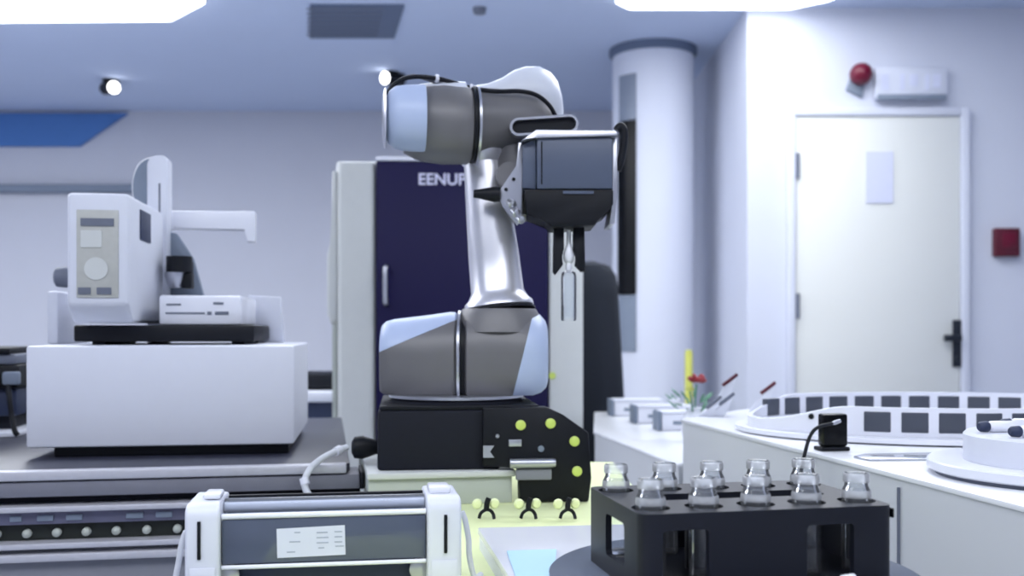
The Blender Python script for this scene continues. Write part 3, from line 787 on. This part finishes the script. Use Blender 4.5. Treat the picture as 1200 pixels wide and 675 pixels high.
# the vial held in the fingers
vt_ = rp(666.5, 376, yf + .012); fv = Fr(*(vt_ + f.o))
gv = thing('held_vial', fv, 'slim clear glass vial with a white stopper held in the gripper fingers', 'vial')
s2 = (D0 + yf) / F
prof = [(0, 2 * s2), (0, 8 * s2), (1.5 * s2, 9 * s2), (52 * s2, 9 * s2), (57 * s2, 8 * s2), (59 * s2, 4 * s2), (57.6 * s2, 3.4 * s2), (56 * s2, 7.2 * s2), (52 * s2, 8 * s2), (2.5 * s2, 8 * s2), (2.4 * s2, .5 * s2)]
build('glass_body', L(prof, seg=36), M['glass'], gv)
build('glass_wall', L([(4 * s2, 9.15 * s2), (52 * s2, 9.15 * s2)], seg=36, cap=False), M['glass'], gv)
build('stopper', L([(59.5 * s2, 3 * s2), (62 * s2, 4 * s2), (68 * s2, 3.4 * s2), (71 * s2, 6 * s2), (76 * s2, 6.6 * s2), (79 * s2, 6.4 * s2), (88 * s2, 3.5 * s2), (91 * s2, 2.6 * s2), (107 * s2, 2.5 * s2)], seg=28), M['white_gloss'], gv, label='white stopper and rod')

# ------------------------------------------------------------ bench-top sealing device in front
f = FD = Fr(*W(216, 600, 1.16)[:2], LZ, R(9))
dv = thing('sealing_device', f, 'white-sided benchtop device with a dark glossy cover and paper label, at the front', 'device')
xr = f.X(541)
c0, c1 = f.X(257), f.X(501)
def ckb(x0, x1, v):
    zt = f.Z(235, v); b = NB()
    prism(b, [(0, .0), (0, zt - .012), (.004, zt - .004), (.014, zt), (.1, zt), (.13, zt - .03), (.13, 0)], x0, x1, 'x', bev=.004, seg=3)
    return b
build('side_cheek', ckb(0, c0, 592), M['white'], dv)
build('side_cheek', ckb(c1, xr, 590.5), M['white'], dv)
for u, v0, v1 in ((233, 611, 656), (522, 603, 648)):
    build('vent_slot', B(f.X(u) - .0018, f.X(u) + .0022, -.0022, -.0002, f.Z(u, v1), f.Z(u, v0), bev=.0008), M['black'], dv)
for u0, u1 in ((222, 252), (506, 536)):
    build('cheek_plate', B(f.X(u0), f.X(u1), -.0016, -.0001, f.Z(235, 690), f.Z(235, 666), bev=.0005), M['white'], dv)
for x0, x1, v in ((.016, c0 - .002, 587), (c1 + .004, xr - .01, 585)):
    build('top_catch', B(x0, x1, .03, .07, f.Z(235, 591), f.Z(235, v - 3), bev=.003), M['white_gloss'], dv)
yp_ = .012
zc0, zc1 = f.Z(235, 663, yp_), f.Z(235, 610, yp_)
build('front_cover', B(c0 + .001, c1 - .001, yp_, yp_ + .02, zc0, zc1, bev=.002), M['device_glass'], dv, label='dark slate glossy cover')
build('cover_trim', L([(0, .0033), (c1 - c0 - .002, .0033)], (c0 + .001, yp_ + .001, zc1 + .0035), (1, 0, 0), seg=16), M['white_gloss'], dv, label='bright upper edge')
build('lower_trim', L([(0, .0025), (c1 - c0 - .002, .0025)], (c0 + .001, yp_ - .001, zc0 - .003), (1, 0, 0), seg=16), M['white_gloss'], dv, label='bright lower edge')
zr = f.Z(235, 596, .04)
build('roller_tube', L([(0, .0105), (c1 - c0 - .002, .0105)], (c0 + .001, .045, zr), (1, 0, 0), seg=32), M['glass_tube'], dv, label='clear roller tube')
build('roller_core', L([(0, .006), (c1 - c0 - .002, .006)], (c0 + .001, .045, zr), (1, 0, 0), seg=24), M['white_gloss'], dv)
build('back_plate', B(c0 + .001, c1 - .001, .075, .08, 0.02, f.Z(235, 585, .075), bev=.001), M['grey_screen'], dv)
build('back_rail', B(c0 + .001, c1 + .012, .081, .088, f.Z(235, 585, .081), f.Z(235, 581.5, .081), bev=.001), M['black'], dv)
build('inner_body', B(c0 + .012, c1 - .012, .035, .07, .0, zc0 - .004, bev=.003), M['navy_dull'], dv)
for u in (264, 494):
    x = f.X(u); build('hub', L([(0, .012), (.01, .013), (.012, .01)], (x, .034, zc0 - .016), (0, -1, 0), seg=24), M['silver'], dv)
fl = Fr(*W(366, 634, 1.16)[:2]); 
# label sheet lying on the cover
b = NB(); yl = yp_ - .0012
prism(b, [f.at(325, 654, yl), f.at(405, 650, yl), f.at(404, 615.5, yl), f.at(324, 620, yl)], yl, yp_ - .0002, 'y')
lb_ = build('paper_label', b, M['paper'], dv, label='white paper label with faint print')
b = NB()
for u0, u1, v in ((345, 352, 624), (339, 352, 635), (336, 346, 647), (371, 384, 624), (371, 385, 630), (371, 385, 636), (373, 380, 642), (392, 401, 623), (392, 401, 629), (392, 401, 635), (393, 403, 640)):
    x0, z = f.at(u0, v, yl); x1, _ = f.at(u1, v, yl); box(b, x0, x1, yl - .0003, yl - .00005, z - .0008, z + .0006)
build('print_lines', b, M['ink'], lb_)
for k, (u, sgn, lab) in enumerate(((211, -1, 'white cable hanging down the left cheek of the front device'), (548, 1, 'white cable hanging down the right cheek of the front device'))):
    base = f.X(u, .05); zt = f.Z(235, 622 if k == 0 else 608, .05)
    b = NB(); x0 = (-.001 if k == 0 else xr + .001)
    pts = [(x0 + sgn * .0045, .05, zt), (x0 + sgn * .009, .05, zt - .012), (x0 + sgn * .013, .05, zt - .035), (x0 + sgn * .014, .05, .03), (x0 + sgn * .02, .05, .0045), (x0 + sgn * .03, .06, .0042)]
    tube(b, pts, .0035, seg=12)
    o = build('power_cable', b, M['cable_white'], None, fr=f); tag(o, lab, 'cable', 'white cables beside the front device')

# ------------------------------------------------------------ turntable, rack, vials
THR = R(11.7); TZ = LZ + wz
f = Fr(.2405, 1.117, TZ)
tt = thing('turntable', f, 'round slate blue turntable under the black vial rack', 'turntable')
build('disc', L([(.006, .188), (.0075, .199), (.0135, .2), (.015, .198)], seg=96), M['turntable'], tt)
build('hub', L([(0, .09), (.0058, .09)], seg=48), M['black'], tt)
RKZ = TZ + .0152
f = FK = Fr(.125, 1.0, RKZ, THR)
rk = thing('vial_rack', f, 'black ten-hole rack full of clear vials on the turntable', 'rack')
RL, RD, RH = .2746, .182, .968 - RKZ
VX = [.0235 + k * .0573 for k in range(5)]
body = build('rack_body', B(0, RL, 0, RD, 0, RH, bev=.011, seg=4, only='z'), M['rack'], rk)
def cutr(*a, **k): return B(*a, **k)
cut(body, [cutr(.007, RL - .007, .008, RD - .008, .010, RH - .009)])
fo = [(f.X(777), f.X(831)), (f.X(946), f.X(1001))]
cutters = []
for x0, x1 in fo:
    cutters.append(cutr(x0, x1, -.02, .02, .011, RH - .017, bev=.004, only='y'))
    cutters.append(cutr(x0 - .002, x1 + .002, RD - .02, RD + .02, .011, RH - .017, bev=.004, only='y'))
cutters.append(cutr(-.02, .02, .05, .115, .02, RH - .018, bev=.006, only='x', seg=3))
cutters.append(cutr(.034, RL - .034, .076, .114, RH - .02, RH + .02, bev=.008, only='z', seg=3))
for x in VX:
    for y in (.036, .152): cutters.append(L([(RH - .02, .0198), (RH + .02, .0198)], (x, y, 0), seg=40))
cut(body, cutters)
build('inner_divider', B(fo[0][1] + .004, fo[1][0] - .004, .07, .076, .0105, RH - .0095), M['rack'], rk)
for x in (fo[0][1] - .006, fo[1][1] - .004):  # solid white rods stand in for glints at the rack openings
    build('glint_rod', L([(0, .003), (.002, .0042), (.014, .0042), (.016, .003)], (x - .012, -.001, .0095), (1, -.1, .12), seg=16), M['white_gloss'], rk, label='small white rod modelled as a glint')
build('corner_latch', B(RL + .0003, RL + .003, .004, .012, RH - .014, RH - .004, bev=.001), M['black_gloss'], rk)
VB = .0103
vz = RH - VB
prof = [(0, .0146), (.0015, .0154), (vz + .004, .0152), (vz + .009, .0150), (vz + .0135, .0134), (vz + .016, .0122), (vz + .0185, .0119), (vz + .0195, .0130), (vz + .0275, .0131), (vz + .029, .0122)]
inner = [(vz + .0285, .0104), (vz + .019, .0100), (vz + .016, .0107), (vz + .013, .0120), (vz + .0085, .0138), (vz, .0143), (.003, .0143), (.0028, .001)]
proto = None
rot = Matrix.Rotation(THR, 3, 'Z')
nm = ['first', 'second', 'third', 'fourth', 'last']
for row, y in enumerate((.036, .152)):
    for k, x in enumerate(VX):
        p = f.o + rot @ Vector((x, y, VB))
        lab = 'clear open glass vial, %s from the left in the %s row of the black rack' % (nm[k], 'front' if row == 0 else 'back')
        if proto is None:
            proto = thing('glass_vial', Fr(*p), lab, 'vial', 'glass vials in the black rack')
            build('vial_wall', L(prof + inner, seg=48, cap=True), M['glass'], proto)
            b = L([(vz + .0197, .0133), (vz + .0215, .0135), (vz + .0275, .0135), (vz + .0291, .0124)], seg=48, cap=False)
            build('lip', b, M['glass_highlight'], proto, label='glass lip with painted white highlight')
            build('shoulder', L([(vz + .0035, .0154), (vz + .0055, .0156), (vz + .0092, .0153), (vz + .0115, .0146)], seg=48, cap=False), M['glass_highlight'], proto, label='glass shoulder band painted as a white highlight')  # extra band over the vial wall, whitened to paint the shoulder highlight
        else: dup(proto, p, None, lab)

# ------------------------------------------------------------ right counters
f = Fr(.9, 1.9, 0)
ct = thing('display_counter', f, 'high white topped counter with a grey side, along the right', 'counter')
poly = [(.411, 2.49), (.75, 2.95), (2.4, 2.95), (2.4, .85), (.709, .85)]
poly = [(x - .9, y - 1.9) for x, y in poly]
CZ = .93
build('worktop', prism(NB(), poly, CZ - .008, CZ, bev=.0015), M['counter_white'], ct)
inn = [(x + .004 * (1 if x < 0 else -1), y - .004 * (1 if y > 0 else -1)) for x, y in poly]
build('cabinet', prism(NB(), inn, 0, CZ - .0083), M['counter_grey'], ct)
# vertical seam on the side
sx = None
def front(d): return .411 + (2.49 - d) * (.298 / 1.64)
for d in (1.27 * 1.0,):
    # where the sight line u=1052 meets the front
    k = (1052 - 600) / F; dd = (.411 + 2.49 * .1817) / (k + .1817)
    fs = Fr(front(dd), dd, 0, math.atan2(-1.64, .298))
    bs = prism(NB(), [(front(dd + .002) - .9 - .0008, dd + .001 - 1.9), (front(dd - .001) - .9 - .0008, dd - .001 - 1.9), (front(dd - .001) - .9 + .003, dd - .001 - 1.9), (front(dd + .001) - .9 + .003, dd + .001 - 1.9)], .2, CZ - .02)
    build('panel_seam', bs, M['grey_mid'], ct, smooth=0)
f = Fr(.7, 3.4, 0)
ca = thing('low_counter', f, 'lower white counter beyond the display counter, carrying white trays', 'counter')
AZ = .816
poly = [(.264, 3.32), (.407, 2.512), (.735, 2.965), (1.2, 2.97), (1.2, 4.1), (.33, 4.1)]
poly = [(x - .7, y - 3.4) for x, y in poly]
build('worktop', prism(NB(), poly, AZ - .008, AZ, bev=.0015), M['counter_white'], ca)
build('cabinet', prism(NB(), [(x * .99, y * .99) for x, y in poly], 0, AZ - .0083), M['counter_grey'], ca)
# trays
proto = None
for u, vb, lab in ((771, 505, 'nearest of three long white trays on the low counter'), (743, 496.5, 'middle of three long white trays on the low counter'), (716, 488, 'farthest of three long white trays on the low counter')):
    d = (CAMZ - AZ) * F / (vb - HOR); p = W(u, vb, d)
    if proto is None:
        proto = thing('sample_tray', Fr(p.x, p.y, AZ, R(4)), lab, 'tray', 'white trays on the low counter')
        build('tray_body', B(.014, .2, 0, .085, 0, .055, bev=.004), M['white_gloss'], proto)
        build('tray_lid', B(.012, .202, -.003, .088, .0553, .064, bev=.003), M['white'], proto)
        build('end_cap', B(0, .0118, -.002, .087, 0, .064, bev=.003), M['grey_trim'], proto, label='dark grey end cap')
        build('front_label', B(.05, .15, -.0012, -.0002, .02, .032), M['grey_trim'], proto)
    else: dup(proto, p, R(4), lab)
# vase of flowers
f = Fr(*W(813, 470, 3.05)[:2], AZ)
va = thing('flower_vase', f, 'small vase with red and white flowers at the far end of the counter', 'vase')
build('vase', L([(0, .03), (.03, .038), (.07, .03), (.09, .022), (.1, .026)], seg=28), M['white_gloss'], va)
b = NB(); rnd = random.Random(3)
for k in range(14):
    a = 2 * pi * k / 14; r = .03 + .05 * rnd.random(); z = .1 + .05 * rnd.random()
    c = Vector((cos(a) * r, sin(a) * r * .8, z)); n = Vector((cos(a), sin(a), .8)).normalized()
    lathe(b, [(-.022, .001), (-.01, .011), (.008, .010), (.024, .001)], c, n, seg=8, sx=.3)
build('leaves', b, M['green'], va)
def blossom(c, r, m, lab):
    b = NB(); c = Vector(c)
    for k in range(9):
        a = 2.4 * k; e = .25 + .08 * k; n = Vector((cos(a) * cos(e), sin(a) * cos(e), sin(e)))
        lathe(b, [(0, .001), (r * .5, r * .5), (r * .9, r * .4), (r * 1.05, .001)], c, n, seg=8, sx=.45)
    build('blossom', b, m, va, label=lab)
blossom((.005, -.02, .175), .03, M['red_flower'], 'dark red blossom')
blossom((-.06, -.03, .115), .018, M['white_gloss'], 'white blossom')
blossom((-.028, -.05, .1), .017, M['white_gloss'], 'white blossom')
blossom((-.012, -.0, .15), .014, M['yellow'], 'yellow blossom')
b = NB()
for e in ((.005, -.02, .17), (-.06, -.03, .112), (-.028, -.05, .098), (-.012, 0, .148)):
    tube(b, [(0, 0, .06), (e[0] * .4, e[1] * .4, .1), e], .0025, seg=8)
build('stems', b, M['green'], va)

# leaning dark-topped cards on the counter
cd = None
spots = ((836, 470, 2.62, .085, 'tallest leaning white card with a dark edge, beside the flowers'), (838, 482, 2.56, .04, 'low leaning white card in front of the tall one'),
         (824, 482, 2.56, .032, 'small leaning white card nearest the flowers'), (884, 470, 2.66, .062, 'leaning white card standing alone right of the others'))
for u, v, d, hgt, lab in spots:
    p = W(u, v, d)
    fr = Fr(p.x, p.y, CZ, R(-5))
    t = thing('leaning_card', fr, lab, 'card', 'leaning cards on the counter')
    lean = .3 * hgt
    a = (-.012, 0.0); wd = .045
    z1 = hgt
    # leaning holder whose upper edge slopes up to the right
    build('card', prism(NB(), [(-.018, 0), (.022, 0), (.022 + lean + .014, z1 + .014), (.022 + lean - .02, z1 - .014)][::1], -.005, .005, 'y', bev=.001), M['white'], t)
    x0, z0, x1_, z1_ = .022 + lean - .022, z1 - .0135, .022 + lean + .015, z1 + .0155
    b = prism(NB(), [(x0, z0), (x1_, z1_), (x1_ - .004, z1_ + .006), (x0 - .005, z0 + .006)], -.006, .006, 'y', bev=.001)
    build('dark_edge', b, M['red_dark'] if hgt > .05 else M['grey_mid'], t, label='dark upper edge')

# oval carousel with dark windows
cxx, cyy = .915, 2.2; A_, B_ = .405, .262
f = Fr(cxx, cyy, CZ)
cr = thing('oval_carousel', f, 'large white oval carousel ringed with square dark windows, on the right counter', 'carousel')
def ell_ring(a0, b0, a1, b1, z0, z1, seg=120):
    b = NB(); v = []
    for k in range(seg):
        t = 2 * pi * k / seg
        v.append([b.verts.new((a * cos(t), bb_ * sin(t), z)) for a, bb_, z in ((a0, b0, z0), (a1, b1, z0), (a1, b1, z1), (a0, b0, z1))])
    for k in range(seg):
        p, q = v[k], v[(k + 1) % seg]
        for j in range(4): b.faces.new((p[j], p[(j + 1) % 4], q[(j + 1) % 4], q[j]))
    return b
def ell_disc(a, b_, z0, z1, seg=120, bev=.002):
    return prism(NB(), [(a * cos(2 * pi * k / seg), b_ * sin(2 * pi * k / seg)) for k in range(seg)], z0, z1, 'z', bev=0)
build('base_foot', ell_disc(.415, .30, 0, .003), M['grey_mid'], cr)
build('base_disc', ell_disc(.43, .315, .0032, .012), M['white_gloss'], cr)
rw = ell_ring(A_, B_, A_ - .012, B_ - .012, .0122, .068)
for v in rw.verts:      # the wall sinks towards its left end
    if v.co.z > .03:
        q = min(1, max(0, (-v.co.x / A_ - .62) / .38)); v.co.z -= .036 * q * q * (3 - 2 * q)
build('ring_wall', rw, M['white_gloss'], cr)
build('inner_deck', ell_disc(A_ - .0125, B_ - .0125, .0122, .02), M['white'], cr)
# windows: even arc-length steps along front and rear arcs
import bisect
tt_ = [2 * pi * k / 4000 for k in range(4001)]; acc = [0]
for k in range(4000):
    acc.append(acc[-1] + math.hypot(A_ * (cos(tt_[k + 1]) - cos(tt_[k])), B_ * (sin(tt_[k + 1]) - sin(tt_[k]))))
def at_s(s): return tt_[min(4000, bisect.bisect_left(acc, s % acc[-1]))]
s_front, s_rear = acc[3000], acc[1000]
for s0, k0, k1, off in ((s_front, -3, 5, -.012), (s_rear, -4, 5, .008)):
    for k in range(k0, k1 + 1):
        t = at_s(s0 + k * .068 + off); n = Vector((cos(t) / A_, sin(t) / B_, 0)).normalized()
        c = Vector(((A_ - .006) * cos(t), (B_ - .006) * sin(t), .04)); th = math.atan2(n.y, n.x) + pi / 2
        build('window_panel', B(-.0245, .0245, -.0075, .0075, -.0195, .0195, bev=.002, mtx=Matrix.Translation(c) @ Matrix.Rotation(th, 4, 'Z')), M['window_dark'], cr)
t = R(218); n = Vector((cos(t) / A_, sin(t) / B_, 0)).normalized()
build('screw', L([(0, .006), (.003, .005)], Vector((A_ * cos(t), B_ * sin(t), .045)), n, seg=16), M['black'], cr)

# black sensor block with cable
f = Fr(*W(978, 521, 1.845)[:2], CZ + .0005, TH)
sb = thing('sensor_block', f, 'small black block with a silver plug in front of the oval carousel', 'sensor')
x0, x1 = f.X(964), f.X(992)
build('block_base', B(x0 - .008, x1 + .001, -.012, .02, 0, .007, bev=.002), M['black'], sb)
build('block_body', B(x0, x1, -.006, .02, .0072, f.Z(978, 485), bev=.004), M['black_gloss'], sb)
q0 = f.P(983, 493, -.0065); q1 = f.P(966, 498, -.018)
build('plug', L([(0, .0035), (.012, .0042), (.018, .003)], q0 + Vector((0, -.004, 0)), (-1, -.25, -.25), seg=16), M['silver'], sb, label='silver plug')
k0 = q0 + Vector((0, -.004, 0)) + Vector((-1, -.25, -.25)).normalized() * .0182
th_i = Matrix.Rotation(-TH, 3, 'Z')
pts = [k0] + [th_i @ (W(u, v, d) - f.o) for u, v, d in ((958, 501, 1.81), (949, 512, 1.80), (943, 532, 1.79), (939, 552, 1.785), (936, 580, 1.78), (933, 640, 1.76))]
build('cable', tube(NB(), pts, .0032, seg=12), M['black'], sb)
# glossy plate in front
f = Fr(.665, 1.74, CZ, TH)
o = build('mirror_plate', prism(NB(), [(-.08, -.03), (.06, -.045), (.11, -.01), (.07, .035), (-.05, .04), (-.085, .012)], .0003, .004, bev=.001), M['mirror'], None, fr=f)
tag(o, 'thin glossy grey plate lying before the oval carousel', 'plate')

# round tray at far right
f = Fr(.822, 1.52, CZ)
rt = thing('round_carousel', f, 'round white two-tier turntable at the right edge of the counter', 'turntable')
build('foot', L([(0, .18), (.006, .18)], seg=80), M['grey_mid'], rt)
build('disc', L([(.0062, .188), (.009, .192), (.02, .192), (.022, .19)], seg=96), M['white_gloss'], rt)
build('hub', L([(.0222, .14), (.06, .14), (.064, .136)], seg=80), M['white'], rt)
proto = None
for k, (dx_, dy_, th, lab) in enumerate(((-.088, .02, 12, 'white sample tube with navy cap lying at the rear of the round turntable'), (-.075, -.055, 4, 'white sample tube with navy cap lying at the front of the round turntable'), (-.03, .06, -8, 'white sample tube with navy cap lying deepest on the round turntable'))):
    p = f.o + Vector((dx_, dy_, .0643))
    if proto is None:
        proto = thing('sample_tube', Fr(p.x, p.y, p.z, R(th)), lab, 'tube', 'sample tubes on the round turntable')
        build('tube_body', L([(0, .006), (.004, .0085), (.06, .0085), (.063, .007)], (-.02, 0, .0086), (1, 0, 0), seg=24), M['white_gloss'], proto)
        build('cap', L([(0, .005), (.003, .0075), (.014, .0083), (.016, .007)], (-.0365, 0, .0086), (1, 0, 0), seg=24), M['navy_dull'], proto, label='navy cap')
    else: dup(proto, p, R(th), lab)
